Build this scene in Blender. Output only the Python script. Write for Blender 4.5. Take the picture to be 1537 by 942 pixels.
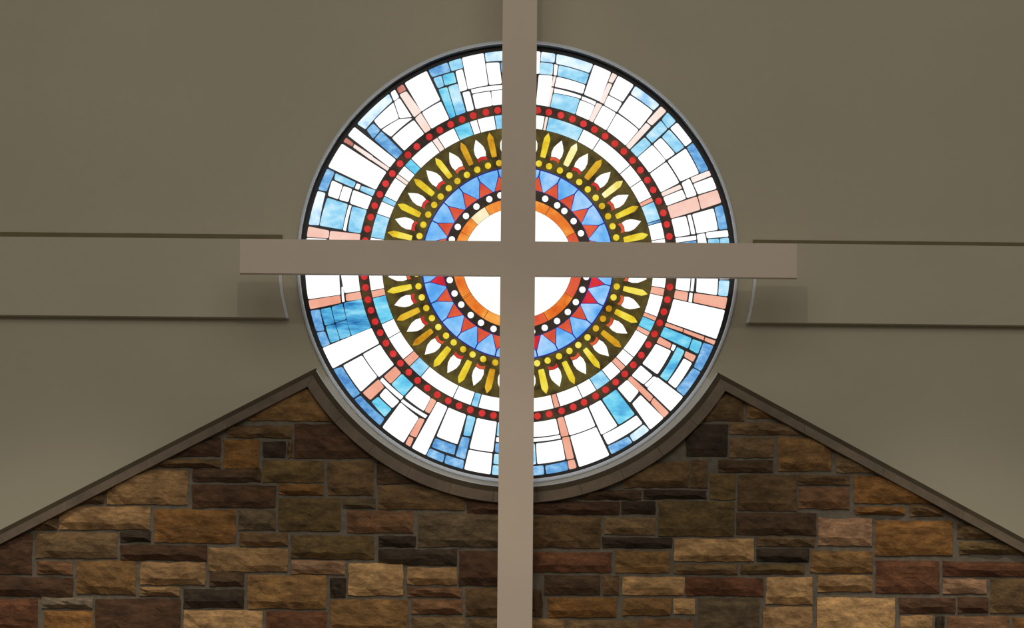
import bpy, bmesh, math, random
from mathutils import Matrix, Vector

# ------------------------------------------------------------------ camera, world, light, exposure
for o in list(bpy.data.objects):
    bpy.data.objects.remove(o, do_unlink=True)
SC = bpy.context.scene
COL = SC.collection
W, H = 1537.0, 942.0
CAM = Vector((0.0, -28.0, 1.7))
PITCH = math.radians(9.415)
ROLL = math.radians(0.5)
FPX = 8527.0
ROT = Matrix.Rotation(math.pi/2 + PITCH, 3, 'X') @ Matrix.Rotation(ROLL, 3, 'Z')
cam_data = bpy.data.cameras.new('camera')
cam_data.sensor_width = 36.0
cam_data.lens = FPX/W*36.0
cam_data.clip_end = 200
cam = bpy.data.objects.new('camera', cam_data)
cam.matrix_world = Matrix.Translation(CAM) @ ROT.to_4x4()
COL.objects.link(cam)
SC.camera = cam

SC.view_settings.view_transform = 'Standard'
SC.view_settings.look = 'None'
SC.view_settings.gamma = 1.0
SC.view_settings.use_curve_mapping = False
SC.view_settings.exposure = 0.0

world = bpy.data.worlds.new('world')
SC.world = world
world.use_nodes = True
bgn = world.node_tree.nodes['Background']
bgn.inputs['Color'].default_value = (1.0, 0.95, 0.84, 1)
bgn.inputs['Strength'].default_value = 0.098

def spot(name, loc, target, power, size_deg, blend, radius, color):
    d = bpy.data.lights.new(name, 'SPOT')
    d.energy = power
    d.spot_size = math.radians(size_deg)
    d.spot_blend = blend
    d.shadow_soft_size = radius
    d.color = color
    o = bpy.data.objects.new(name, d)
    o.location = loc
    o.rotation_euler = (Vector(target) - Vector(loc)).to_track_quat('-Z', 'Y').to_euler()
    COL.objects.link(o)
    return o

# stage spotlight from the back of the hall, a large unseen fill light added for soft shading, and ceiling cans that wash the lower stone wall
spot('nave_spotlight', (-0.5, -13.0, 9.6), (0, 0, 6.4), 260, 46, 0.6, 0.10, (1.0, 0.93, 0.82))
ad = bpy.data.lights.new('soft_fill_light', 'AREA')
ad.shape = 'RECTANGLE'; ad.size = 9; ad.size_y = 8; ad.energy = 310; ad.color = (1.0, 0.94, 0.84)
ao = bpy.data.objects.new('soft_fill_light', ad)
ao.location = (0, -14, 11.5)
ao.rotation_euler = (Vector((0, 0, 5.5)) - ao.location).to_track_quat('-Z', 'Y').to_euler()
COL.objects.link(ao)
for sx in (-2.1, -0.25, 2.1):
    spot('altar_downlight', (sx, -4.0, 10.0), (sx*1.05, 0, 3.1), 500 if sx != -0.25 else 280, 29, 1.0, 0.15, (1.0, 0.90, 0.76))

# ------------------------------------------------------------------ helpers
def P(px, py, Y):
    d = ROT @ Vector(((px - W/2)/FPX, -(py - H/2)/FPX, -1.0))
    t = (Y - CAM.y)/d.y
    return CAM + d*t

def lin(c):
    out = []
    for v in c:
        v = v/255.0
        out.append(v/12.92 if v <= 0.04045 else ((v + 0.055)/1.055)**2.4)
    return tuple(out)

def empty(name, loc):
    o = bpy.data.objects.new(name, None)
    o.empty_display_size = 0.2
    o.location = loc
    COL.objects.link(o)
    return o

def world_loc(o):
    v = Vector(o.location)
    while o.parent:
        o = o.parent
        v = v + Vector(o.location)
    return v

def link(name, verts, faces, mat, parent=None, origin=None, smooth=False):
    """one mesh object; verts in world space, origin defaults to their centre"""
    vs = [Vector(v) for v in verts]
    if origin is None:
        lo = Vector((min(v.x for v in vs), min(v.y for v in vs), min(v.z for v in vs)))
        hi = Vector((max(v.x for v in vs), max(v.y for v in vs), max(v.z for v in vs)))
        origin = (lo + hi)/2
    origin = Vector(origin)
    me = bpy.data.meshes.new(name)
    me.from_pydata([tuple(v - origin) for v in vs], [], faces)
    bm = bmesh.new(); bm.from_mesh(me)
    bmesh.ops.recalc_face_normals(bm, faces=bm.faces)
    bm.to_mesh(me); bm.free()
    if smooth:
        for p in me.polygons: p.use_smooth = True
    me.materials.append(mat)
    o = bpy.data.objects.new(name, me)
    COL.objects.link(o)
    if parent is not None:
        o.parent = parent
        o.location = origin - world_loc(parent)
    else:
        o.location = origin
    return o

def tag(o, label=None, cat=None, group=None, kind=None):
    if label: o['label'] = label
    if cat: o['category'] = cat
    if group: o['group'] = group
    if kind: o['kind'] = kind
    return o

def prism(poly, y_front, y_back, plane_y=None):
    """pixel outline -> slab between two depths. The outline is read on plane_y (default the front)."""
    py_ = y_front if plane_y is None else plane_y
    pts = [P(x, y, py_) for x, y in poly]
    n = len(pts)
    v = [(p.x, y_front, p.z) for p in pts] + [(p.x, y_back, p.z) for p in pts]
    f = [list(range(n)), list(range(2*n - 1, n - 1, -1))]
    f += [[i, (i + 1) % n, n + (i + 1) % n, n + i] for i in range(n)]
    return v, f

def ring(cx, cy, r0, r1, y_front, y_back, a0=0, a1=360, n=160, plane_y=None, b0=None, b1=None):
    """flat ring (or arc) slab, r0 inner r1 outer, in pixel radii read on plane_y"""
    py_ = y_front if plane_y is None else plane_y
    closed = abs(a1 - a0 - 360) < 1e-6
    m = n if closed else n + 1
    v, f = [], []
    for i in range(m):
        a = math.radians(a0 + (a1 - a0)*i/n)
        c = a if b0 is None else math.radians(b0 + (b1 - b0)*i/n)      # own end angles for the inner edge
        pi_ = P(cx + r0*math.cos(c), cy + r0*math.sin(c), py_)
        po = P(cx + r1*math.cos(a), cy + r1*math.sin(a), py_)
        v += [(pi_.x, y_front, pi_.z), (po.x, y_front, po.z), (po.x, y_back, po.z), (pi_.x, y_back, pi_.z)]
    for i in range(n if closed else n):
        a, b = 4*i, 4*((i + 1) % m)
        for k in range(4):
            f.append([a + k, a + (k + 1) % 4, b + (k + 1) % 4, b + k])
    if not closed:
        f.append([0, 1, 2, 3]); e = 4*(m - 1); f.append([e + 3, e + 2, e + 1, e])
    return v, f

# ------------------------------------------------------------------ materials
def new_mat(name):
    m = bpy.data.materials.new(name); m.use_nodes = True
    nt = m.node_tree
    return m, nt, nt.nodes['Principled BSDF']

def noise(nt, scale, detail=4, rough=0.6, stretch=None):
    g = nt.nodes.new('ShaderNodeNewGeometry')
    src = g.outputs['Position']
    if stretch:
        mp = nt.nodes.new('ShaderNodeMapping'); mp.inputs['Scale'].default_value = stretch
        nt.links.new(src, mp.inputs['Vector']); src = mp.outputs['Vector']
    n = nt.nodes.new('ShaderNodeTexNoise')
    n.inputs['Scale'].default_value = scale
    n.inputs['Detail'].default_value = detail
    n.inputs['Roughness'].default_value = rough
    nt.links.new(src, n.inputs['Vector'])
    return n.outputs['Fac']

def ramp(nt, fac, stops):
    r = nt.nodes.new('ShaderNodeValToRGB')
    el = r.color_ramp.elements
    while len(el) < len(stops): el.new(0.5)
    for e, (p, c) in zip(el, stops):
        e.position = p; e.color = (*c, 1)
    nt.links.new(fac, r.inputs['Fac'])
    return r.outputs['Color']

def bump(nt, bsdf, fac, strength, dist):
    b = nt.nodes.new('ShaderNodeBump')
    b.inputs['Strength'].default_value = strength
    b.inputs['Distance'].default_value = dist
    nt.links.new(fac, b.inputs['Height'])
    nt.links.new(b.outputs['Normal'], bsdf.inputs['Normal'])

def paint(name, c, var=0.04, scale=3.0, rough=0.7, metallic=0.0, bump_s=0.0, bump_scale=200, stretch=None):
    m, nt, b = new_mat(name)
    lo = tuple(max(0, v*(1 - var)) for v in c); hi = tuple(min(1, v*(1 + var)) for v in c)
    f = noise(nt, scale, 5, 0.6, stretch)
    nt.links.new(ramp(nt, f, [(0.3, lo), (0.7, hi)]), b.inputs['Base Color'])
    b.inputs['Roughness'].default_value = rough
    b.inputs['Metallic'].default_value = metallic
    if bump_s: bump(nt, b, noise(nt, bump_scale, 3), bump_s, 0.003)
    return m

M = {}
M['plaster'] = paint('wall_plaster', (0.60, 0.545, 0.41), 0.03, 1.3, 0.85, bump_s=0.25, bump_scale=260)
M['fascia'] = paint('fascia_paint', (0.62, 0.565, 0.43), 0.025, 1.6, 0.8, bump_s=0.2, bump_scale=260)
M['cross'] = paint('cross_paint', (0.84, 0.69, 0.55), 0.03, 2.5, 0.6, bump_s=0.15, bump_scale=160)
M['lead'] = paint('lead_came', (0.012, 0.012, 0.014), 0.3, 30, 0.45)
M['frame_dark'] = paint('window_frame_black', (0.010, 0.010, 0.012), 0.2, 12, 0.5)
M['lip'] = paint('frame_lip_metal', (0.82, 0.88, 0.95), 0.04, 8, 0.55)
M['glow_ring'] = paint('glow_tinted_plaster', (0.57, 0.535, 0.47), 0.05, 6, 0.4)  # plaster tone greyed to carry the window's glow
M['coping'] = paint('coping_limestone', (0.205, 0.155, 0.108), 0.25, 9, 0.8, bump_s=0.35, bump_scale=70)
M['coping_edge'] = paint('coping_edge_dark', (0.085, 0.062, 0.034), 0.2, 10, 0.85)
M['mortar'] = paint('mortar', (0.205, 0.172, 0.128), 0.25, 25, 0.95, bump_s=0.5, bump_scale=150)
M['shadow_line'] = paint('painted_shadow_strip', (0.20, 0.17, 0.085), 0.1, 6, 0.9)
M['floor'] = paint('floor_carpet', (0.16, 0.12, 0.09), 0.15, 20, 0.95)

def stone_mat():
    m, nt, b = new_mat('sandstone')
    oi = nt.nodes.new('ShaderNodeObjectInfo')
    f1 = noise(nt, 9.0, 6, 0.65, (1.0, 1.0, 2.6))
    f2 = noise(nt, 34.0, 5, 0.7, (1.0, 1.0, 2.0))
    c1 = ramp(nt, f1, [(0.30, (0.50, 0.46, 0.42)), (0.50, (1.0, 0.98, 0.95)), (0.70, (1.55, 1.50, 1.36))])
    c2 = ramp(nt, f2, [(0.3, (0.62, 0.60, 0.56)), (0.7, (1.36, 1.36, 1.34))])
    m1 = nt.nodes.new('ShaderNodeMix'); m1.data_type = 'RGBA'; m1.blend_type = 'MULTIPLY'
    m1.inputs['Factor'].default_value = 1.0
    nt.links.new(oi.outputs['Color'], m1.inputs['A']); nt.links.new(c1, m1.inputs['B'])
    m2 = nt.nodes.new('ShaderNodeMix'); m2.data_type = 'RGBA'; m2.blend_type = 'MULTIPLY'
    m2.inputs['Factor'].default_value = 0.8
    nt.links.new(m1.outputs['Result'], m2.inputs['A']); nt.links.new(c2, m2.inputs['B'])
    nt.links.new(m2.outputs['Result'], b.inputs['Base Color'])
    b.inputs['Roughness'].default_value = 0.9
    bump(nt, b, noise(nt, 28.0, 6, 0.7, (1, 1, 1.8)), 0.8, 0.012)
    return m
M['stone'] = stone_mat()

def glass(name, stops, strength=1.0, scale=14.0, stretch=(1, 1, 1), base=(0.02, 0.02, 0.02)):
    """daylit stained glass: streaky colour that gives off the daylight behind it"""
    m, nt, b = new_mat(name)
    f = noise(nt, scale, 5, 0.6, stretch)
    n = len(stops)
    col = ramp(nt, f, [(0.32 + 0.36*i/max(1, n - 1), lin(c)) for i, c in enumerate(stops)])
    nt.links.new(col, b.inputs['Emission Color'])
    b.inputs['Emission Strength'].default_value = strength
    b.inputs['Base Color'].default_value = (*base, 1)
    b.inputs['Roughness'].default_value = 0.5
    b.inputs['Specular IOR Level'].default_value = 0.15
    return m

G = {
 'W':  glass('clear_white_glass', [(252, 254, 255), (255, 255, 255)], 1.25, 6),
 'V':  glass('pale_blue_glass', [(150, 200, 240), (215, 240, 255), (250, 254, 255)], 1.05, 12),
 'L':  glass('light_blue_glass', [(110, 190, 234), (164, 222, 248), (214, 243, 254)], 1.0, 11, (1, 1, 1.5)),
 'B':  glass('blue_glass', [(70, 132, 196), (112, 174, 226), (168, 212, 244)], 1.0, 15, (1, 1, 1.5)),
 'C':  glass('cyan_glass', [(70, 162, 216), (108, 208, 240), (166, 232, 249)], 1.0, 8, (1, 1, 2.2)),
 'S':  glass('streaked_blue_glass', [(32, 105, 172), (86, 180, 226), (150, 222, 246)], 1.0, 8, (0.8, 1, 3.6)),
 'P':  glass('pink_glass', [(236, 158, 132), (246, 184, 160)], 1.0, 8),
 'Q':  glass('pale_pink_glass', [(250, 222, 208), (255, 240, 234)], 1.0, 8),
 'F':  glass('fair_pink_glass', [(244, 190, 172), (251, 214, 200)], 1.0, 8),
 'D':  glass('rim_shaded_glass', [(150, 62, 52), (226, 150, 136)], 1.0, 10),  # outer ends of pink strips, dimmer light at the rim put into the colour
 'Y':  glass('yellow_glass', [(206, 158, 22), (238, 212, 48), (250, 236, 110)], 1.0, 10),
 'E':  glass('pale_yellow_glass', [(236, 206, 52), (250, 240, 150), (255, 252, 214)], 1.0, 10),
 'H':  glass('gold_glass', [(176, 112, 14), (216, 160, 28), (232, 190, 50)], 1.0, 10),
 'R':  glass('red_glass', [(196, 34, 36), (226, 60, 58)], 1.0, 14),
 'T':  glass('orange_red_glass', [(208, 70, 44), (230, 100, 62)], 1.0, 10),
 'K':  glass('crimson_glass', [(196, 18, 40), (222, 48, 56)], 1.0, 10),
 'N':  glass('azure_glass', [(84, 162, 236), (124, 190, 246), (176, 214, 252)], 1.0, 9),
 'O':  glass('orange_glass', [(216, 92, 26), (238, 132, 46), (250, 176, 80)], 1.0, 8),
 'A':  glass('cream_glass', [(250, 214, 130), (255, 246, 214)], 1.0, 8),
 'I':  glass('ivory_glass', [(255, 250, 232), (255, 255, 250)], 1.2, 10),
 'G1': glass('dark_olive_glass', [(46, 36, 14), (78, 66, 26), (92, 82, 34)], 1.0, 16),
 'G2': glass('dark_brown_glass', [(30, 22, 20), (58, 40, 30), (84, 62, 34)], 1.0, 8),
 'G3': glass('smoky_glass', [(34, 28, 24), (58, 48, 38)], 1.0, 14),
}

# ------------------------------------------------------------------ depths (wall plaster is y = 0, the hall is towards -y)
Y_GLASS = 0.040
Y_LIP = -0.015
Y_FASCIA = -0.060
Y_MORTAR = -0.114
Y_STONE = -0.128
Y_EDGE = -0.120
Y_COPING = -0.165
Y_CROSS = -0.60
GX, GY = 777.0, 395.0            # centre of the glass in the photograph
LX, LY = 777.0, 392.0            # centre of the frame's front lip
CXA, CYA = 777.0, 382.0          # centre of the coping arch

rng = random.Random(7)

# ------------------------------------------------------------------ room shell
fl, ff = [(-9, -30, 0), (9, -30, 0), (9, 0.3, 0), (-9, 0.3, 0), (-9, -30, -0.1), (9, -30, -0.1), (9, 0.3, -0.1), (-9, 0.3, -0.1)], \
    [[0, 1, 2, 3], [7, 6, 5, 4], [0, 4, 5, 1], [1, 5, 6, 2], [2, 6, 7, 3], [3, 7, 4, 0]]
tag(link('floor', fl, ff, M['floor']), 'dark carpeted floor of the hall below the stone wall', 'floor', kind='structure')

# plaster wall with a round opening
n = 192
R_OPEN = 329.0
v, f = [], []
x0, x1, z0, z1 = -7.0, 7.0, 0.0, 11.0
cw = P(LX, LY, 0)
for i in range(n):
    a = 2*math.pi*i/n
    p = P(LX + R_OPEN*math.cos(a), LY + R_OPEN*math.sin(a), 0)
    dx, dz = p.x - cw.x, p.z - cw.z
    ts = []
    if dx > 1e-9: ts.append((x1 - cw.x)/dx)
    if dx < -1e-9: ts.append((x0 - cw.x)/dx)
    if dz > 1e-9: ts.append((z1 - cw.z)/dz)
    if dz < -1e-9: ts.append((z0 - cw.z)/dz)
    t = min(ts)
    v += [(p.x, 0, p.z), (cw.x + dx*t, 0, cw.z + dz*t), (p.x, 0.25, p.z)]
for i in range(n):
    a, b = 3*i, 3*((i + 1) % n)
    f.append([a, b, b + 1, a + 1]); f.append([a, a + 2, b + 2, b])
tag(link('wall_back', v, f, M['plaster'], origin=(0, 0, 0)), 'greenish beige plaster wall around the round window', 'wall', kind='structure')

# fascia boards left and right of the window, ends cut round to the window and chamfered
def fascia(name, pts, label, arc):
    root = empty(name, P(pts[0][0], pts[0][1], Y_FASCIA))
    tag(root, label, 'fascia', kind='structure')
    front = list(pts) + list(arc)
    b = link('board', *prism(front, Y_FASCIA, -0.001), M['fascia'], root)
    # bright corner bead on the cut end
    sgn = 1 if arc[0][0] < GX else -1
    poly = list(arc) + [(x + sgn*4.2, y) for x, y in reversed(arc)]
    link('corner_bead', *prism(poly, Y_FASCIA + 0.008, -0.001, Y_FASCIA), M['lip'], root)
    return root
arcL = [(GX - math.sqrt(359.5**2 - (y - 390)**2) + (1.0 if y > 440 else 0), y) for y in (358.6, 380, 400, 420, 440, 460, 476.3)]
fascia('trim_1', [(428, 476.3), (-400, 468.4), (-400, 351.0), (418, 358.6)][1:3],
       'horizontal beige fascia board left of the window behind the cross arm', arcL)
arcR = [(GX + math.sqrt(359.5**2 - (y - 390)**2), y) for y in (364.5, 385, 405, 425, 445, 465, 483.3)]
fascia('trim_2', [(1940, 492.3), (1940, 374.4)],
       'horizontal beige fascia board right of the window behind the cross arm', arcR)
# narrow strip above each board, its dark colour standing in for a shadow line
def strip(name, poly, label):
    tag(link(name, *prism(poly, -0.012, -0.0005), M['shadow_line']), label, 'painted shadow', kind='structure')
strip('shadow_strip_1', [(-400, 344), (424, 352), (424, 358.5), (-400, 350.5)], 'thin olive strip painted as the shadow line above the left fascia board')
strip('shadow_strip_2', [(1130, 359.5), (1940, 368), (1940, 374.5), (1130, 366)], 'thin olive strip painted as the shadow line above the right fascia board')

# ------------------------------------------------------------------ stone gable
def top_line(x):
    """pixel height of the coping's middle at pixel column x (on the stone plane)"""
    ya = -1e9
    if abs(x - CXA) < 364:
        ya = CYA + math.sqrt(364.0**2 - (x - CXA)**2)
    yl = 810 - .512*x
    yr = 579.5 + .542*(x - 1089)
    y = yl if x < 465 else (yr if x > 1086 else ya)
    return y

tw = []
xs = sorted(set([-380 + 20*i for i in range(121)] + [465, 1086] + [465.5 + 4*i for i in range(20)] + [1085.5 - 4*i for i in range(20)]))
v, f = [], []
for x in xs:
    p = P(x, top_line(x), Y_MORTAR)
    v += [(p.x, Y_MORTAR, p.z), (p.x, Y_MORTAR, 0.0), (p.x, -0.001, p.z), (p.x, -0.001, 0.0)]
for i in range(len(xs) - 1):
    a, b = 4*i, 4*(i + 1)
    f += [[a, a + 1, b + 1, b], [a + 2, b + 2, b + 3, a + 3], [a, b, b + 2, a + 2], [a + 1, a + 3, b + 3, b + 1]]
f += [[0, 2, 3, 1]]; e = 4*(len(xs) - 1); f += [[e, e + 1, e + 3, e + 2]]
stone_root = link('wall_front', v, f, M['mortar'], origin=(0, 0, 0))
tag(stone_root, 'twin-peaked gable wall of rough brown sandstone under the round window', 'wall', kind='structure')

SCOL = {  # stone's own colour
 'tan': (142, 112, 77), 'btan': (168, 134, 93), 'tanb': (112, 90, 63), 'orange': (124, 88, 48), 'otan': (124, 94, 58),
 'brown': (96, 75, 50), 'dbrown': (75, 57, 40), 'olive': (97, 79, 49), 'red': (96, 62, 42), 'dred': (78, 55, 39),
 'rtan': (114, 83, 58), 'black': (55, 45, 35), 'grey': (90, 76, 57), 'lgrey': (114, 102, 86), 'ptan': (140, 109, 84),
}
STONES = [
 # left half
 (160,704,282,756,'tan'),(288,727,414,761,'dred'),(289,703,392,722,'dbrown'),(336,659,389,702,'orange'),(262,656,331,684,'dred'),
 (228,688,331,701,'brown'),(340,638,438,656,'brown'),(372,575,500,631,'otan'),(395,662,429,686,'black'),(432,660,440,686,'tanb'),
 (442,636,560,687,'dred'),(394,691,486,723,'olive'),(419,726,486,742,'orange'),(492,691,561,742,'brown'),(566,691,640,725,'dbrown'),
 (418,747,511,796,'olive'),(514,747,563,762,'grey'),(568,728,697,764,'brown'),(701,748,776,772,'dred'),(521,766,620,799,'rtan'),
 (628,770,776,820,'grey'),(358,765,414,795,'grey'),(360,799,432,819,'brown'),(313,822,432,857,'tan'),(437,803,562,838,'olive'),
 (437,841,518,861,'ptan'),(568,804,624,820,'black'),(568,824,686,847,'black'),(689,826,776,878,'dred'),(523,845,605,893,'btan'),
 (611,851,686,877,'tan'),(611,881,692,895,'rtan'),(618,899,694,921,'rtan'),(699,882,776,924,'brown'),(372,862,490,913,'otan'),
 (495,867,519,895,'black'),(496,899,612,948,'otan'),(618,925,700,952,'tanb'),(704,928,776,952,'tanb'),(400,917,491,956,'red'),
 (276,915,394,956,'btan'),(232,764,354,814,'orange'),(88,759,225,794,'tan'),(112,738,156,755,'brown'),(50,772,86,794,'brown'),
 (180,797,226,812,'black'),(53,798,176,837,'tanb'),(180,817,310,840,'dred'),(-30,800,48,861,'dred'),(55,842,109,861,'rtan'),
 (-30,865,110,894,'dred'),(115,841,204,891,'otan'),(210,843,308,877,'tan'),(210,880,270,894,'tan'),(314,858,366,879,'dbrown'),
 (275,884,366,911,'black'),(62,896,139,912,'lgrey'),(-30,898,56,948,'red'),(66,916,140,956,'orange'),(143,898,271,956,'dred'),
 # right half
 (782,752,930,771,'dred'),(933,752,984,770,'black'),(782,774,902,821,'brown'),(907,776,984,802,'tanb'),(904,806,1009,821,'black'),
 (782,828,918,858,'red'),(924,826,1005,859,'otan'),(817,863,901,892,'dbrown'),(904,863,929,892,'brown'),(934,865,1028,892,'btan'),
 (822,896,925,926,'orange'),(934,897,1007,923,'otan'),(1011,898,1043,921,'btan'),(782,928,846,956,'tan'),(850,930,958,956,'tanb'),
 (962,928,1042,956,'rtan'),(798,884,814,924,'brown'),(988,752,1102,804,'olive'),(1105,769,1225,802,'dbrown'),(1108,712,1196,766,'brown'),
 (1012,808,1132,842,'btan'),(1136,806,1223,819,'tanb'),(1136,823,1215,842,'black'),(1012,846,1107,861,'tanb'),(1112,846,1208,861,'olive'),
 (1030,866,1146,893,'red'),(1150,865,1220,906,'btan'),(1146,910,1219,956,'tan'),(1048,897,1139,956,'grey'),(1228,777,1309,818,'ptan'),
 (1217,826,1310,859,'otan'),(1227,863,1310,887,'tan'),(1226,896,1343,956,'btan'),(1314,781,1430,833,'orange'),(1315,841,1410,889,'red'),
 (1350,897,1434,919,'dred'),(1352,923,1400,956,'tan'),(1283,760,1358,772,'orange'),(1366,758,1416,774,'brown'),(1199,731,1275,763,'rtan'),
 (1282,714,1398,755,'orange'),(1415,842,1575,864,'red'),(1415,868,1481,890,'ptan'),(1437,786,1505,808,'brown'),(1440,813,1550,831,'olive'),
 (1487,868,1575,920,'brown'),(1438,896,1484,919,'dred'),(1421,924,1515,956,'rtan'),(1519,926,1575,956,'orange'),(1404,924,1417,956,'black'),
 (1030,636,1092,684,'black'),(1048,588,1116,631,'brown'),(1121,600,1178,627,'otan'),(1095,634,1200,652,'tanb'),(1095,656,1161,686,'tanb'),
 (1078,690,1160,708,'dbrown'),(935,692,1034,731,'brown'),(1037,690,1062,732,'brown'),(1066,711,1104,749,'olive'),(966,735,1060,748,'black'),
 (870,735,963,749,'dbrown'),(1168,656,1248,706,'otan'),(1255,680,1322,709,'tanb'),(1197,712,1276,727,'brown'),
]
# courses that carry on outside the picture
keys = list(SCOL)
for (xa, xb, ya, yb) in ((-260, -34, 850, 956), (1580, 1800, 850, 956), (-260, 1800, 960, 1080)):
    y = ya
    while y < yb - 12:
        h = rng.choice((26, 34, 42))
        h = min(h, yb - y)
        x = xa
        while x < xb - 14:
            w_ = min(rng.uniform(60, 125), xb - x)
            STONES.append((x, y, x + w_ - 5, y + h - 5, rng.choice(keys)))
            x += w_
        y += h

KPX = 1.0/300.0
def inside_clip(p):
    """keep a stone's outline below the coping: returns the pixel point moved under the line"""
    x, y = p
    t = top_line(x) + 1.5
    return (x, max(y, t))

for (xa, ya, xb, yb, key) in STONES:
    cx, cy = (xa + xb)/2, (ya + yb)/2
    nx = max(3, min(9, int((xb - xa)/14) + 1)); ny = max(3, min(5, int((yb - ya)/11) + 1))
    base = lin(SCOL[key])
    g = rng.uniform(1.5, 1.85)
    bulge = rng.uniform(0.006, 0.016)
    tiltx, tilty = rng.uniform(-.006, .006), rng.uniform(-.005, .007)
    v = []
    ok = True
    hgt = yb - ya
    ph = [rng.uniform(-1.3, 1.3) for _ in range(2*(nx + ny) + 4)]
    for j in range(ny + 1):
        for i in range(nx + 1):
            u, w_ = i/nx, j/ny
            x = xa + (xb - xa)*u; y = ya + (yb - ya)*w_
            edge = i in (0, nx) or j in (0, ny)
            if edge:
                if j in (0, ny) : y += ph[i + (0 if j == 0 else nx + 1)]*0.8
                if i in (0, nx) : x += ph[2*nx + 2 + min(j, ny) + (0 if i == 0 else ny - 1)]*0.7
            else:
                x += rng.uniform(-2, 2); y += rng.uniform(-1.5, 1.5)
            # keep courses level in the world although the photograph is rolled
            x2 = cx + (x - cx) - (y - cy)*math.sin(ROLL); y2 = cy + (y - cy) + (x - cx)*math.sin(ROLL)
            t = top_line(x2) + 1.5
            if y2 < t: y2 = t
            p = P(x2, y2, Y_STONE)
            if edge:
                d = Y_STONE + 0.006
            else:
                prof = (math.sin(math.pi*u)**0.5)*(math.sin(math.pi*w_)**0.5)
                d = Y_STONE - bulge*prof - rng.uniform(0.0, 0.013) + tiltx*(u - .5)*2 + tilty*(w_ - .5)*2
            v.append((p.x, d, p.z))
    if yb < top_line(cx) + 3 or yb < min(top_line(xa), top_line(xb)) + 4: continue
    f = []
    for j in range(ny):
        for i in range(nx):
            a = j*(nx + 1) + i
            f.append([a, a + 1, a + nx + 2, a + nx + 1])
    # sides back to the mortar
    loop = [i for i in range(nx + 1)] + [(j)*(nx + 1) + nx for j in range(1, ny + 1)] + \
           [ny*(nx + 1) + i for i in range(nx - 1, -1, -1)] + [j*(nx + 1) for j in range(ny - 1, 0, -1)]
    b0 = len(v)
    for k in loop: v.append((v[k][0], Y_MORTAR + 0.002, v[k][2]))
    for k in range(len(loop)):
        k2 = (k + 1) % len(loop)
        f.append([loop[k], loop[k2], b0 + k2, b0 + k])
    o = link('stone', v, f, M['stone'], stone_root)
    o.color = (min(1, base[0]*g), min(1, base[1]*g), min(1, base[2]*g), 1)

# coping of the gable: two raking copings and an arched one, each a pale face on a darker edge strip
def raking(name, side, label):
    if side < 0:
        lo = lambda x: 816 - .512*x
        xin, xmid, xout, xend = 461, 469, 475, -380
    else:
        lo = lambda x: 586 + .542*(x - 1089)
        xin, xmid, xout, xend = 1089, 1082, 1077, 1920
    root = empty(name, P(xin, lo(xin), Y_COPING))
    tag(root, label, 'coping', kind='structure')
    nseg = 7
    for i in range(nseg):
        ta, tb = i/nseg, (i + 1)/nseg
        xa_l, xb_l = xin + (xend - xin)*ta, xin + (xend - xin)*tb
        xa_u, xb_u = (xmid if i == 0 else xa_l), xb_l
        j = 0.35 if side > 0 else -0.35
        if i > 0: xa_l += j; xa_u += j
        poly = [(xa_l, lo(xa_l)), (xb_l, lo(xb_l)), (xb_u, lo(xb_u) - 13.5), (xa_u, lo(xa_u) - 13.5)]
        link('coping_stone', *prism(poly, Y_COPING, -0.002), M['coping'], root)
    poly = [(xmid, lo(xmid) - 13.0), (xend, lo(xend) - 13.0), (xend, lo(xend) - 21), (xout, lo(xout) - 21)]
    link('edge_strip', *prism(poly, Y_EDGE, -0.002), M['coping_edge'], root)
raking('trim_5', -1, 'sloping stone coping with dark edge on the left gable peak')
raking('trim_6', 1, 'sloping stone coping with dark edge on the right gable peak')
root = empty('trim_7', P(CXA, CYA + 365, Y_COPING))
tag(root, 'curved stone coping following the lower half of the round window', 'coping', kind='structure')
nseg = 11
A0, A1 = 33.17, 147.95
for i in range(nseg):
    a, b = A0 + (A1 - A0)*i/nseg, A0 + (A1 - A0)*(i + 1)/nseg
    ia, ib = a, b
    if i == 0: ia = 31.42
    if i == nseg - 1: ib = 149.56
    link('coping_stone', *ring(CXA, CYA, 357, 372.5, Y_COPING, -0.002, a + .035, b - .035, 10, None, ia + .035, ib - .035), M['coping'], root)
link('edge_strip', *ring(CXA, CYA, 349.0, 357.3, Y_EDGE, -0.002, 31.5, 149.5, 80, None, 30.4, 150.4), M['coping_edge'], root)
link('bead', *ring(CXA, CYA, 347.4, 349.0, Y_EDGE + .012, -0.002, 30.6, 150.2, 90), M['lip'], root)
link('glow_ring', *ring(LX, LY, 331, 344, -0.006, 0.02, 31.5, 148.5, 90), M['glow_ring'], root)  # added ring over the plaster, window glow put into its colour

# ------------------------------------------------------------------ the stained glass window
WIN = empty('window_1', P(GX, GY + 325, Y_GLASS))
tag(WIN, 'round stained glass window with a sunburst of blue, yellow and red panes', 'window', kind='structure')
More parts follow.
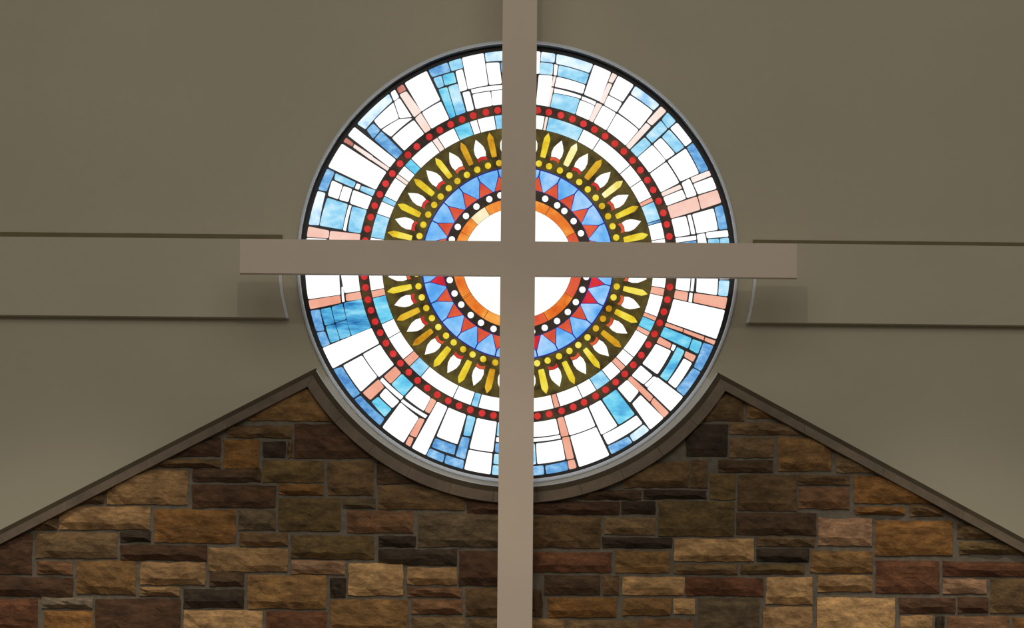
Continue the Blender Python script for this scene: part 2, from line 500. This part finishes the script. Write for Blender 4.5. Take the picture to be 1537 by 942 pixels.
# frame: thin metal lip, black ring behind it
def torus(cx, cy, r, y, rad_px, n=180, m=10):
    v, f = [], []
    rr = rad_px*KPX
    c = P(cx, cy, y)
    for i in range(n):
        a = 2*math.pi*i/n
        p = P(cx + r*math.cos(a), cy + r*math.sin(a), y)
        d = (p - c).normalized()
        for k in range(m):
            t = 2*math.pi*k/m
            q = p + d*(rr*math.cos(t)) + Vector((0, rr*math.sin(t), 0))
            v.append(tuple(q))
    for i in range(n):
        for k in range(m):
            a, b = i*m, ((i + 1) % n)*m
            f.append([a + k, a + (k + 1) % m, b + (k + 1) % m, b + k])
    return v, f
link('frame_lip', *torus(LX, LY, 329.6, Y_LIP, 2.6), M['lip'], WIN, smooth=True)
fr = link('frame_ring', *ring(LX, LY, 326.5, 330, Y_LIP, 0.09, n=180), M['frame_dark'], WIN)
link('rebate', *ring(GX, GY, 319.5, 331, Y_GLASS - 0.004, 0.07, n=180), M['frame_dark'], WIN)
link('lead_came', *ring(GX, GY, 0.5, 320.5, Y_GLASS + 0.004, Y_GLASS + 0.03, n=180, plane_y=Y_GLASS), M['lead'], WIN)

def polar(x, y):
    dx, dy = x - GX, y - GY
    return math.hypot(dx, dy), math.degrees(math.atan2(dy, dx)) % 360
def unpolar(r, a):
    a = math.radians(a)
    return GX + r*math.cos(a), GY + r*math.sin(a)

def shrink(poly, d):
    """move each outline edge inwards by d pixels"""
    n = len(poly)
    ar = sum(poly[i][0]*poly[(i + 1) % n][1] - poly[(i + 1) % n][0]*poly[i][1] for i in range(n))
    s = 1 if ar > 0 else -1
    out = []
    for i in range(n):
        ax, ay = poly[i - 1]; bx, by = poly[i]; cx, cy = poly[(i + 1) % n]
        e1 = (bx - ax, by - ay); e2 = (cx - bx, cy - by)
        l1 = math.hypot(*e1) or 1; l2 = math.hypot(*e2) or 1
        n1 = (-e1[1]/l1*s, e1[0]/l1*s); n2 = (-e2[1]/l2*s, e2[0]/l2*s)
        k = 1 + n1[0]*n2[0] + n1[1]*n2[1]
        k = max(k, 0.5)
        out.append((bx + (n1[0] + n2[0])*d/k, by + (n1[1] + n2[1])*d/k))
    return out

def pane(name, poly, key, parent, y_front=None, d=0.0):
    if d: poly = shrink(poly, d)
    yf = (Y_GLASS - 0.003 - rng.uniform(0, 0.0025)) if y_front is None else y_front
    return link(name, *prism(poly, yf, Y_GLASS + 0.005, Y_GLASS), G[key], parent)

def polar_quad(quad, sub=5):
    """four corners joined by lines that follow the ring"""
    pr = []
    for (x, y) in quad:
        r, a = polar(x, y)
        if abs(r - 240.5) < 6.0: r = 239.6
        if abs(r - 318.5) < 7.5: r = 319.2
        pr.append([r, a])
    base = pr[0][1]
    for q in pr:
        while q[1] - base > 180: q[1] -= 360
        while q[1] - base < -180: q[1] += 360
    out = []
    L = [math.dist(unpolar(*pr[i]), unpolar(*pr[(i + 1) % 4])) for i in range(4)]
    rad = min(2.2, min(L)*0.22)                      # ground-off corners
    for i in range(4):
        (r0, a0), (r1, a1) = pr[i], pr[(i + 1) % 4]
        m = sub if abs(a1 - a0) > 2.0 else 1
        c = rad/max(L[i], 1e-6)
        for k in range(m + 1):
            t = c + (1 - 2*c)*k/m
            out.append(unpolar(r0 + (r1 - r0)*t, a0 + (a1 - a0)*t))
        r2, a2 = pr[(i + 2) % 4]
        n_c = rad/max(L[(i + 1) % 4], 1e-6)
        x0, y0 = out[-1]; xc, yc = unpolar(r1, a1); x2, y2 = unpolar(r1 + (r2 - r1)*n_c, a1 + (a2 - a1)*n_c)
        out.append((.25*x0 + .5*xc + .25*x2, .25*y0 + .5*yc + .25*y2))
    return out

S = 1537/330.0
ORG = {1: (440, 40), 2: (790, 40), 3: (440, 220), 4: (790, 220), 5: (440, 380), 6: (790, 380), 7: (440, 560), 8: (790, 560)}
def C(c, x, y):
    ox, oy = ORG[c]
    return ox + x/S, oy + y/S

# outer field of panes, corners read off the photograph quarter by quarter (crop, colour, corners)
OUT = [
 # upper right
 (2,'W',(20,170,100,180,92,330,20,325)),(2,'V',(104,182,203,196,198,252,98,243)),(2,'L',(97,248,190,260,184,338,88,330)),
 (2,'W',(86,336,186,344,158,558,66,550)),(2,'W',(194,262,222,268,212,343,190,338)),(2,'Q',(190,346,209,349,192,418,174,414)),
 (2,'Q',(174,424,192,428,164,560,147,556)),(2,'V',(210,198,466,272,441,324,205,258)),(2,'L',(226,270,440,330,416,403,216,343)),
 (2,'W',(213,350,414,408,396,470,197,420)),(2,'W',(195,431,385,484,379,502,192,462)),(2,'L',(188,466,374,506,344,608,166,560)),
 (2,'W',(470,272,590,326,514,524,402,474)),(2,'W',(390,486,490,526,480,550,384,508)),(2,'W',(376,512,480,554,440,648,346,610)),
 (2,'Q',(594,334,632,350,604,394,572,384)),(2,'Q',(570,392,602,402,542,540,508,524)),(2,'Q',(492,530,532,546,470,660,440,648)),
 (2,'W',(636,352,750,412,674,526,577,475)),(2,'W',(572,480,670,532,632,598,542,546)),(2,'W',(534,550,628,604,562,720,472,664)),
 (2,'V',(754,424,926,552,890,586,728,470)),(2,'W',(724,478,886,592,790,716,640,598)),(2,'W',(632,606,786,722,694,832,564,724)),
 (2,'Q',(934,562,972,600,878,692,840,664)),(2,'Q',(838,670,872,698,728,852,696,832)),
 (2,'L',(978,606,1040,668,990,712,945,650)),(2,'L',(940,656,988,714,880,814,834,764)),(2,'L',(828,772,874,822,772,914,732,856)),
 (2,'W',(1046,676,1160,802,1112,838,1004,710)),(2,'L',(998,718,1106,842,1046,884,946,772)),(2,'W',(940,776,1040,888,976,932,886,822)),
 (4,'W',(880,-12,976,98,868,176,780,74)),(4,'B',(1168,-30,1264,166,1214,186,1120,6)),(4,'W',(1114,12,1208,186,1076,244,986,100)),
 (4,'W',(978,106,1070,252,942,318,872,182)),(4,'Q',(1268,170,1288,204,1164,254,1146,218)),(4,'Q',(1074,264,1090,292,964,344,946,320)),
 (4,'W',(1140,222,1192,338,1122,360,1084,254)),(4,'W',(1296,212,1336,292,1200,334,1166,260)),(4,'W',(1090,300,1118,362,986,412,964,350)),
 (4,'F',(1326,304,1352,394,1222,438,1198,344)),(4,'F',(1192,347,1218,440,1020,500,992,416)),
 (4,'B',(1364,406,1410,576,1346,580,1314,426)),(4,'W',(1308,430,1340,580,1190,608,1158,472)),(4,'W',(1150,474,1182,610,1152,612,1124,480)),
 (4,'W',(1116,484,1146,616,1046,632,1022,504)),(4,'W',(1414,582,1420,628,1262,640,1254,600)),(4,'W',(1248,604,1264,690,1202,700,1190,616)),
 (4,'W',(1186,622,1190,650,1052,670,1046,638)),(4,'L',(1420,634,1424,710,1356,710,1350,642)),(4,'L',(1346,642,1352,710,1274,710,1268,646)),
 (4,'B',(1188,656,1194,710,1058,716,1052,674)),
 # behind the right arm
 (4,'W',(1426,716,1428,860,1350,860,1350,716)),(4,'W',(1346,716,1346,860,1190,860,1194,716)),(4,'W',(1188,718,1186,860,1060,860,1060,722)),
 # lower right
 (6,'W',(1414,120,1414,180,1346,182,1348,120)),(6,'L',(1412,190,1406,300,1340,294,1346,188)),(6,'W',(1340,120,1334,292,1186,270,1190,120)),
 (6,'W',(1180,120,1168,266,1146,264,1156,120)),(6,'W',(1164,278,1158,344,1132,338,1140,274)),(6,'W',(1150,120,1140,266,1038,250,1046,120)),
 (6,'P',(1132,272,1124,334,1024,312,1036,256)),(6,'P',(1396,306,1384,388,1166,340,1172,278)),(6,'W',(1382,396,1326,598,978,476,1022,318)),
 (6,'P',(972,482,1098,528,1092,550,962,506)),(6,'P',(1102,530,1246,582,1240,608,1096,552)),(6,'P',(1250,586,1312,606,1300,634,1244,610)),
 (6,'C',(956,510,1158,594,1130,666,930,574)),(6,'C',(1162,598,1230,622,1200,704,1136,668)),(6,'B',(1236,624,1302,642,1210,816,1168,794)),
 (6,'B',(1164,800,1206,820,1090,990,1046,948)),(6,'P',(928,580,1016,630,1004,668,912,626)),(6,'W',(1022,634,1048,646,1030,684,1008,672)),
 (6,'P',(1112,682,1188,716,1166,760,1102,722)),(6,'C',(1054,652,1108,682,984,894,932,860)),(6,'W',(1100,732,1160,766,1044,944,988,900)),
 (6,'W',(906,632,1014,682,916,846,810,770)),(6,'W',(798,780,884,854,820,916,746,864)),(6,'W',(890,858,914,868,846,936,824,918)),
 (8,'W',(916,26,1088,156,1004,262,842,104)),(8,'P',(736,22,888,164,864,200,710,46)),(8,'P',(890,168,992,268,950,300,868,204)),
 (8,'W',(710,50,788,126,724,206,638,106)),(8,'W',(798,150,956,306,862,390,738,212)),(8,'C',(630,116,760,286,646,360,532,184)),
 (8,'W',(770,292,814,350,568,500,532,430)),(8,'W',(524,192,638,366,524,430,440,240)),(8,'V',(820,356,858,394,742,470,720,434)),
 (8,'B',(712,440,736,472,590,556,568,508)),(8,'W',(432,246,484,368,302,434,264,302)),(8,'W',(488,374,582,572,366,648,306,440)),
 (8,'P',(214,312,260,304,298,434,244,444)),(8,'P',(248,450,300,440,334,594,282,604)),(8,'P',(286,610,336,600,352,652,296,664)),
 (8,'W',(10,348,208,318,232,424,10,446)),(8,'W',(10,456,236,430,242,454,10,480)),(8,'W',(66,490,248,462,274,602,76,634)),
 (8,'L',(20,494,60,490,70,634,20,640)),(8,'B',(130,644,284,612,292,662,138,700)),(8,'B',(20,650,120,642,126,702,20,712)),
 # lower left
 (7,'L',(1430,345,1480,350,1480,440,1422,438)),(7,'W',(1420,446,1480,450,1480,482,1416,478)),(7,'B',(1414,486,1480,492,1480,558,1410,552)),
 (7,'L',(1406,562,1480,568,1480,640,1398,632)),(7,'L',(1396,640,1480,648,1480,712,1388,706)),(7,'W',(1282,322,1424,346,1398,550,1232,524)),
 (7,'W',(1228,532,1394,558,1380,708,1196,666)),(7,'L',(1216,296,1276,312,1240,440,1188,434)),(7,'B',(1180,442,1236,452,1202,602,1134,578)),
 (7,'W',(1080,250,1210,292,1150,496,1002,440)),(7,'B',(994,452,1140,502,1128,570,966,514)),(7,'B',(956,522,1062,568,1050,616,934,566)),
 (7,'B',(1068,570,1196,608,1190,662,1058,620)),(7,'W',(1000,210,1074,246,926,574,828,522)),
 (7,'P',(956,184,996,206,954,282,918,264)),(7,'P',(882,310,922,322,860,450,812,430)),(7,'P',(810,438,844,454,828,498,790,482)),
 (7,'W',(768,180,940,294,924,314,752,196)),(7,'W',(624,28,772,162,752,186,606,50)),(7,'W',(846,96,954,184,914,264,780,166)),
 (7,'C',(752,10,832,92,774,160,686,76)),(7,'P',(696,-36,744,10,682,74,632,22)),(7,'P',(598,40,638,96,540,188,484,136)),
 (7,'W',(646,102,744,196,694,244,602,156)),(7,'C',(594,162,690,250,640,306,546,200)),(7,'W',(752,202,880,310,772,486,622,378)),
 (7,'B',(472,154,640,316,612,360,434,176)),(5,'B',(344,792,470,978,430,1006,284,808)),
 (5,'W',(482,712,590,862,474,968,348,784)),(5,'W',(600,642,696,786,600,866,486,706)),(5,'W',(212,658,540,524,594,634,284,802)),
 (5,'S',(352,346,486,318,542,520,408,576)),(5,'S',(268,374,346,350,374,460,294,486)),(5,'S',(296,490,376,464,404,576,330,602)),
 (5,'S',(190,392,264,376,292,488,224,506)),(5,'S',(226,510,294,492,328,604,262,626)),
 (5,'B',(128,398,188,392,220,538,162,546)),(5,'B',(166,552,222,544,260,632,208,656)),
 (5,'P',(114,326,330,292,336,346,124,390)),(5,'P',(366,286,472,266,482,320,370,334)),(5,'W',(337,236,351,232,362,336,342,341)),
 (5,'W',(84,120,324,120,332,288,98,322)),(5,'W',(330,120,464,120,472,262,358,278)),
 # behind the left arm
 (3,'W',(90,706,316,694,318,862,88,862)),(3,'W',(322,694,474,690,466,862,322,862)),
 # upper left
 (3,'W',(98,638,236,644,236,700,94,702)),(3,'F',(104,556,254,586,248,640,98,632)),(3,'F',(258,588,476,612,472,684,250,652)),
 (3,'V',(180,312,228,324,182,550,112,546)),(3,'B',(250,158,292,180,234,314,184,304)),(3,'L',(238,356,384,402,346,580,184,552)),
 (3,'W',(390,408,410,412,370,590,348,582)),(3,'L',(414,416,514,442,478,606,382,592)),(3,'W',(272,234,348,270,316,368,242,342)),
 (3,'W',(352,274,414,296,386,388,320,370)),(3,'W',(420,302,552,352,520,440,396,396)),(3,'L',(296,184,440,250,422,288,286,230)),
 (3,'W',(444,256,474,266,460,302,430,292)),(3,'L',(478,274,580,306,558,348,466,304)),(3,'W',(346,-18,648,174,576,300,252,146)),
 (1,'D',(384,784,424,816,414,838,362,812)),(1,'Q',(428,820,560,906,546,934,418,842)),(3,'Q',(558,72,680,154,662,172,542,90)),
 (1,'W',(430,702,722,932,682,990,388,764)),(1,'V',(680,482,696,520,506,718,456,688)),(1,'B',(560,674,610,724,560,784,512,722)),
 (1,'B',(616,730,770,882,728,930,566,788)),(1,'W',(684,468,720,450,742,494,704,520)),(1,'W',(706,524,744,498,832,632,744,640)),
 (1,'W',(702,530,740,640,612,716,564,658)),(1,'W',(740,646,836,640,684,770,618,722)),(1,'W',(844,652,914,744,776,866,690,778)),
 (1,'D',(728,438,778,418,792,442,740,468)),(1,'Q',(742,474,792,450,898,594,846,634)),(1,'Q',(850,642,894,602,964,714,922,744)),
 (1,'W',(776,390,936,314,1030,512,896,594)),(1,'W',(900,600,1034,522,1090,640,966,712)),
 (1,'B',(948,312,1086,270,1102,314,972,354)),(1,'L',(1092,266,1180,236,1190,288,1106,312)),(1,'L',(978,362,1038,342,1056,414,1012,432)),
 (1,'C',(1042,340,1124,318,1144,390,1060,412)),(1,'C',(1014,438,1078,422,1140,632,1096,642)),(1,'L',(1082,420,1150,398,1212,608,1144,632)),
 (1,'W',(1134,312,1184,296,1220,438,1166,456)),(1,'W',(1182,228,1334,194,1364,408,1222,438)),(1,'V',(1340,190,1490,176,1490,238,1346,246)),
 (1,'W',(1346,254,1442,250,1460,398,1370,408)),(1,'B',(1448,250,1510,246,1510,320,1456,322)),(1,'W',(1462,328,1510,325,1510,400,1466,400)),
 (1,'W',(1242,440,1510,406,1510,436,1250,468)),(1,'W',(1182,460,1234,450,1266,580,1216,594)),(1,'W',(1252,474,1380,452,1394,556,1276,578)),
 (1,'W',(1384,450,1510,442,1510,542,1392,552)),
 # behind the post
 (2,'W',(-60,172,14,170,14,556,-60,556)),(2,'W',(-116,172,-64,172,-64,556,-116,556)),
 (8,'W',(-40,350,4,350,4,706,-40,706)),(8,'W',(-142,352,-46,350,-46,710,-142,710)),
]
for c, key, q in OUT:
    quad = [C(c, q[2*i], q[2*i + 1]) for i in range(4)]
    pane('glass_pane', polar_quad(quad), key, WIN, d=0.25)

# inner belt of panes: boundaries clockwise, each with the colour of the pane that follows it
BELT = [
 (2,60,680,'W'),(2,120,690,'Q'),(2,143,695,'L'),(2,375,765,'W'),(2,490,822,'W'),(4,690,160,'W'),(4,762,262,'W'),(4,832,375,'P'),(4,845,402,'L'),
 (4,890,522,'B'),(4,894,540,'W'),(4,918,650,'W'),
 (6,910,150,'W'),(6,905,234,'P'),(6,892,285,'W'),(6,855,422,'P'),(6,842,450,'C'),(6,822,525,'P'),(6,800,552,'W'),(6,705,690,'W'),(6,655,752,'P'),
 (6,625,785,'W'),(6,555,850,'L'),(8,465,75,'W'),(8,372,128,'W'),(8,220,180,'P'),(8,182,192,'W'),
 (7,1470,210,'W'),(7,1305,190,'L'),(7,1258,175,'W'),(7,1138,128,'W'),(5,920,830,'L'),(5,850,756,'P'),(5,806,712,'W'),(5,712,568,'W'),(5,668,472,'C'),
 (5,610,300,'P'),(5,598,252,'W'),(5,588,120,'W'),
 (3,610,645,'L'),(3,642,488,'W'),(3,672,405,'L'),(3,688,370,'W'),(3,760,248,'Q'),(3,778,225,'W'),(3,818,168,'C'),(3,862,122,'W'),
 (1,1002,842,'Q'),(1,1038,818,'W'),(1,1152,765,'C'),(1,1252,720,'W'),(1,1302,708,'W'),(1,1415,680,'L'),(1,1500,665,'W'),
]
bl = []
for c, x, y, key in BELT:
    bl.append((polar(*C(c, x, y))[1], key))
bl.sort()
for i, (a, key) in enumerate(bl):
    b = bl[(i + 1) % len(bl)][0]
    if b < a: b += 360
    if b - a < 0.5: continue
    m = max(2, int((b - a)/2) + 1)
    g0 = 0.22
    poly = [unpolar(223.6, a + g0 + (b - a - 2*g0)*k/m) for k in range(m + 1)] + \
           [unpolar(204.0, b - g0 - (b - a - 2*g0)*k/m) for k in range(m + 1)]
    pane('glass_pane', poly, key, WIN)

def dots(pts, r):
    """measured dots plus the ones the cross hides"""
    an = sorted(polar(*C(c, x, y))[1] for c, x, y in pts)
    out = []
    gaps = sorted((an[(i + 1) % len(an)] - an[i]) % 360 for i in range(len(an)))
    med = gaps[len(gaps)//2]
    for i, a in enumerate(an):
        b = an[(i + 1) % len(an)]
        if b <= a: b += 360
        k = max(1, round((b - a)/med))
        out += [a + (b - a)*j/k for j in range(k)]
    return out

def disc(name, r, a, rad, key, parent):
    x, y = unpolar(r, a)
    poly = [(x + rad*math.cos(2*math.pi*k/16), y + rad*math.sin(2*math.pi*k/16)) for k in range(16)]
    pane(name, poly, key, parent, y_front=Y_GLASS - 0.006)

# border of red roundels
band = link('roundel_border', *ring(GX, GY, 224.6, 238.6, Y_GLASS - 0.002, Y_GLASS + 0.004, plane_y=Y_GLASS), G['G2'], WIN)
tag(band, 'dark brown ring of red roundels')
RD = [(1,x,y) for x, y in ((1430,588),(1348,602),(1260,625),(1180,648),(1100,682),(1022,718),(952,771),(868,842),(803,897))] + \
     [(3,x,y) for x, y in ((745,118),(692,188),(647,260),(606,334),(570,413),(548,495),(523,577))] + \
     [(5,x,y) for x, y in ((492,163),(505,240),(520,325),(541,400),(570,480),(603,558),(644,631),(698,703),(748,770),(808,832),(868,892))] + \
     [(7,x,y) for x, y in ((935,107),(1005,155),(1082,197),(1160,228),(1238,257),(1320,283),(1400,297))] + \
     [(8,x,y) for x, y in ((78,296),(160,285),(245,258),(328,235),(402,200),(483,158),(553,113),(623,60))] + \
     [(6,x,y) for x, y in ((688,843),(748,780),(798,708),(848,636),(893,563),(928,485),(955,407),(980,323),(997,235))] + \
     [(4,x,y) for x, y in ((1005,627),(987,543),(963,462),(932,378),(895,298),(853,230),(800,163),(745,95))] + \
     [(2,x,y) for x, y in ((80,588),(157,598),(242,618),(325,642),(402,675),(478,716),(553,763),(624,812),(687,867))]
for a in dots(RD, 231): disc('red_roundel', 231.2, a, 5.0, 'R', band)

# petal wheel
pet = link('petal_border', *ring(GX, GY, 145.0, 203.2, Y_GLASS - 0.002, Y_GLASS + 0.004, plane_y=Y_GLASS), G['G1'], WIN)
tag(pet, 'dark olive ring of pointed yellow and white petals')
STEP = 360/28.0
def radial(pts, a):
    """points given as (radius, sideways px) -> pixel outline along angle a"""
    ca, sa = math.cos(math.radians(a)), math.sin(math.radians(a))
    return [(GX + r*ca - s*sa, GY + r*sa + s*ca) for r, s in pts]
for k in range(28):
    a = 0.5 + STEP*k
    key = 'E' if (30 < a < 40 or 285 < a < 345) and k % 2 else ('H' if rng.random() < .2 else 'Y')
    if 20 < a % 360 < 60: key = 'H' if k % 2 else 'Y'
    w_ = rng.uniform(4.4, 5.2)
    pane('yellow_petal', radial([(163, -w_*.7), (163, w_*.7), (165, w_*.86), (180, w_), (192, w_), (196, w_*.6), (200.5, 0), (196, -w_*.6), (192, -w_), (180, -w_), (165, -w_*.86)], a), key, pet)
    a += STEP/2
    w_ = rng.uniform(8.0, 8.8)
    pane('white_petal', radial([(167.5, -w_*.8), (169, 0), (167.5, w_*.8), (174, w_), (182, w_*.9), (188, w_*.55), (195.5, 0), (188, -w_*.55), (182, -w_*.9), (174, -w_)], a), 'I', pet)
    key = 'R' if rng.random() < .55 else 'T'
    pane('petal_base', radial([(161, -w_*.78), (163.2, -w_*.4), (164, 0), (163.2, w_*.4), (161, w_*.78), (166.2, w_*.86), (168.2, 0), (166.2, -w_*.86)], a), key, pet)
YD = [(3,x,y) for x, y in ((890,627),(913,547),(942,474),(981,404),(1023,343),(1084,287),(1146,238),(1213,195),(1286,159),(1362,134),(1440,117))] + \
     [(4,x,y) for x, y in ((87,122),(158,140),(235,167),(300,205),(367,252),(430,299),(486,357),(528,416),(572,487),(604,557),(630,635))] + \
     [(5,x,y) for x, y in ((873,232),(895,310),(927,385),(965,457),(1010,520),(1063,582),(1117,630),(1185,677),(1253,711),(1327,744),(1413,765))] + \
     [(6,x,y) for x, y in ((628,232),(606,307),(572,385),(535,457),(486,525),(428,588),(362,640),(303,685),(230,724),(150,753),(75,767))]
for a in dots(YD, 153): disc('yellow_roundel', 152.8, a, 4.7, 'H' if 24 < a % 360 < 46 else 'Y', pet)

# zigzag ring: red triangles between blue panes
zig = link('zigzag_border', *ring(GX, GY, 111.0, 145.2, Y_GLASS + 0.001, Y_GLASS + 0.006, plane_y=Y_GLASS), G['G3'], WIN)
zig.data.materials[0] = glass('indigo_glass', [(26, 28, 120), (40, 50, 170)], 0.8, 10)
tag(zig, 'ring of red triangles between blue panes')
for k in range(28):
    a = 0.8 + STEP*k
    key = 'K' if (70 < a % 360 < 95 or 10 < a % 360 < 32 or 160 < a % 360 < 190 or rng.random() < .1) else 'T'
    h = 5.9
    pane('triangle_pane', [unpolar(112.6, a - h), unpolar(112.6, a), unpolar(112.6, a + h), unpolar(134, a)], key, zig, d=0.5)
    b = a + STEP/2
    poly = [unpolar(113.0, b - .6), unpolar(134.5, b - STEP/2 + .3), unpolar(143.2, b - STEP/2 + .3)] + \
           [unpolar(143.2, b + STEP*t) for t in (-.25, 0, .25)] + \
           [unpolar(143.2, b + STEP/2 - .3), unpolar(134.5, b + STEP/2 - .3), unpolar(113.0, b + .6)]
    pane('blue_pane', poly, 'N', zig, d=0.3)

# white roundels
wr = link('pearl_border', *ring(GX, GY, 97.5, 112.0, Y_GLASS - 0.004, Y_GLASS + 0.004, plane_y=Y_GLASS), G['G3'], WIN)
tag(wr, 'dark ring of white roundels')
WD = [(3,x,y) for x, y in ((1112,650),(1153,563),(1213,490),(1285,425),(1372,370),(1450,347))] + \
     [(4,x,y) for x, y in ((130,370),(215,412),(262,455),(330,522),(380,607))] + \
     [(5,x,y) for x, y in ((1088,190),(1125,283),(1172,362),(1240,434),(1310,492),(1400,532))] + \
     [(6,x,y) for x, y in ((412,165),(387,253),(343,340),(287,408),(212,470),(128,520))]
for a in dots(WD, 105): disc('white_roundel', 105.0, a, 4.7, 'W', wr)

# orange ring and the white sun
cuts = sorted(polar(*C(c, x, y))[1] for c, x, y in ((4,155,440),(4,320,610),(6,292,290),(6,130,430),(3,1365,465),(3,1290,545),(3,1200,610),(5,1192,318),(5,1222,285),(5,1350,425),(2,0,1160),(8,0,-20),(7,1500,-20)))
for i, a in enumerate(cuts):
    b = cuts[(i + 1) % len(cuts)]
    if b < a: b += 360
    mid = (a + b)/2 % 360
    key = 'A' if (222 < mid < 234 or 148 < mid < 157) else ('T' if 100 > mid > 62 or mid < 18 else 'O')
    m = max(3, int((b - a)/4))
    poly = [unpolar(97.4, a + .3 + (b - a - .6)*k/m) for k in range(m + 1)] + [unpolar(83.4, b - .3 - (b - a - .6)*k/m) for k in range(m + 1)]
    pane('orange_pane', poly, key, WIN)
pane('sun_pane', [unpolar(82.6, 5*k) for k in range(72)], 'I', WIN)

# ------------------------------------------------------------------ the cross, cut from one flat panel, standing in front of the wall
cr_top = P(780, -120, Y_CROSS)
a_l = P(360, 384, Y_CROSS); a_r = P(1196, 391, Y_CROSS)
pc = P(777.2, 388, Y_CROSS)
half = 26.0*(P(803, 388, Y_CROSS) - P(777, 388, Y_CROSS)).x/26.0
CROSS = empty('cross', (pc.x, Y_CROSS, 0.0))
tag(CROSS, 'tall plain taupe cross standing in front of the round stained glass window', 'cross')
TH = 0.045
def slab(name, xa, xb, za, zb):
    b = 0.002
    v = []
    for y, i in ((Y_CROSS, b), (Y_CROSS + b, 0), (Y_CROSS + TH, 0)):
        v += [(xa + i*0, y, za), (xb, y, za), (xb, y, zb), (xa, y, zb)]
    f = [[0, 1, 2, 3], [11, 10, 9, 8]]
    for l in (0, 4):
        for k in range(4):
            f.append([l + k, l + (k + 1) % 4, l + 4 + (k + 1) % 4, l + 4 + k])
    return link(name, v, f, M['cross'], CROSS)
zc = (a_l.z + a_r.z)/2
hz = half
slab('upright', pc.x - half, pc.x + half, 0.0, cr_top.z)
slab('arm', a_l.x, pc.x - half, zc - hz, zc + hz)
slab('arm', pc.x + half, a_r.x, zc - hz, zc + hz)
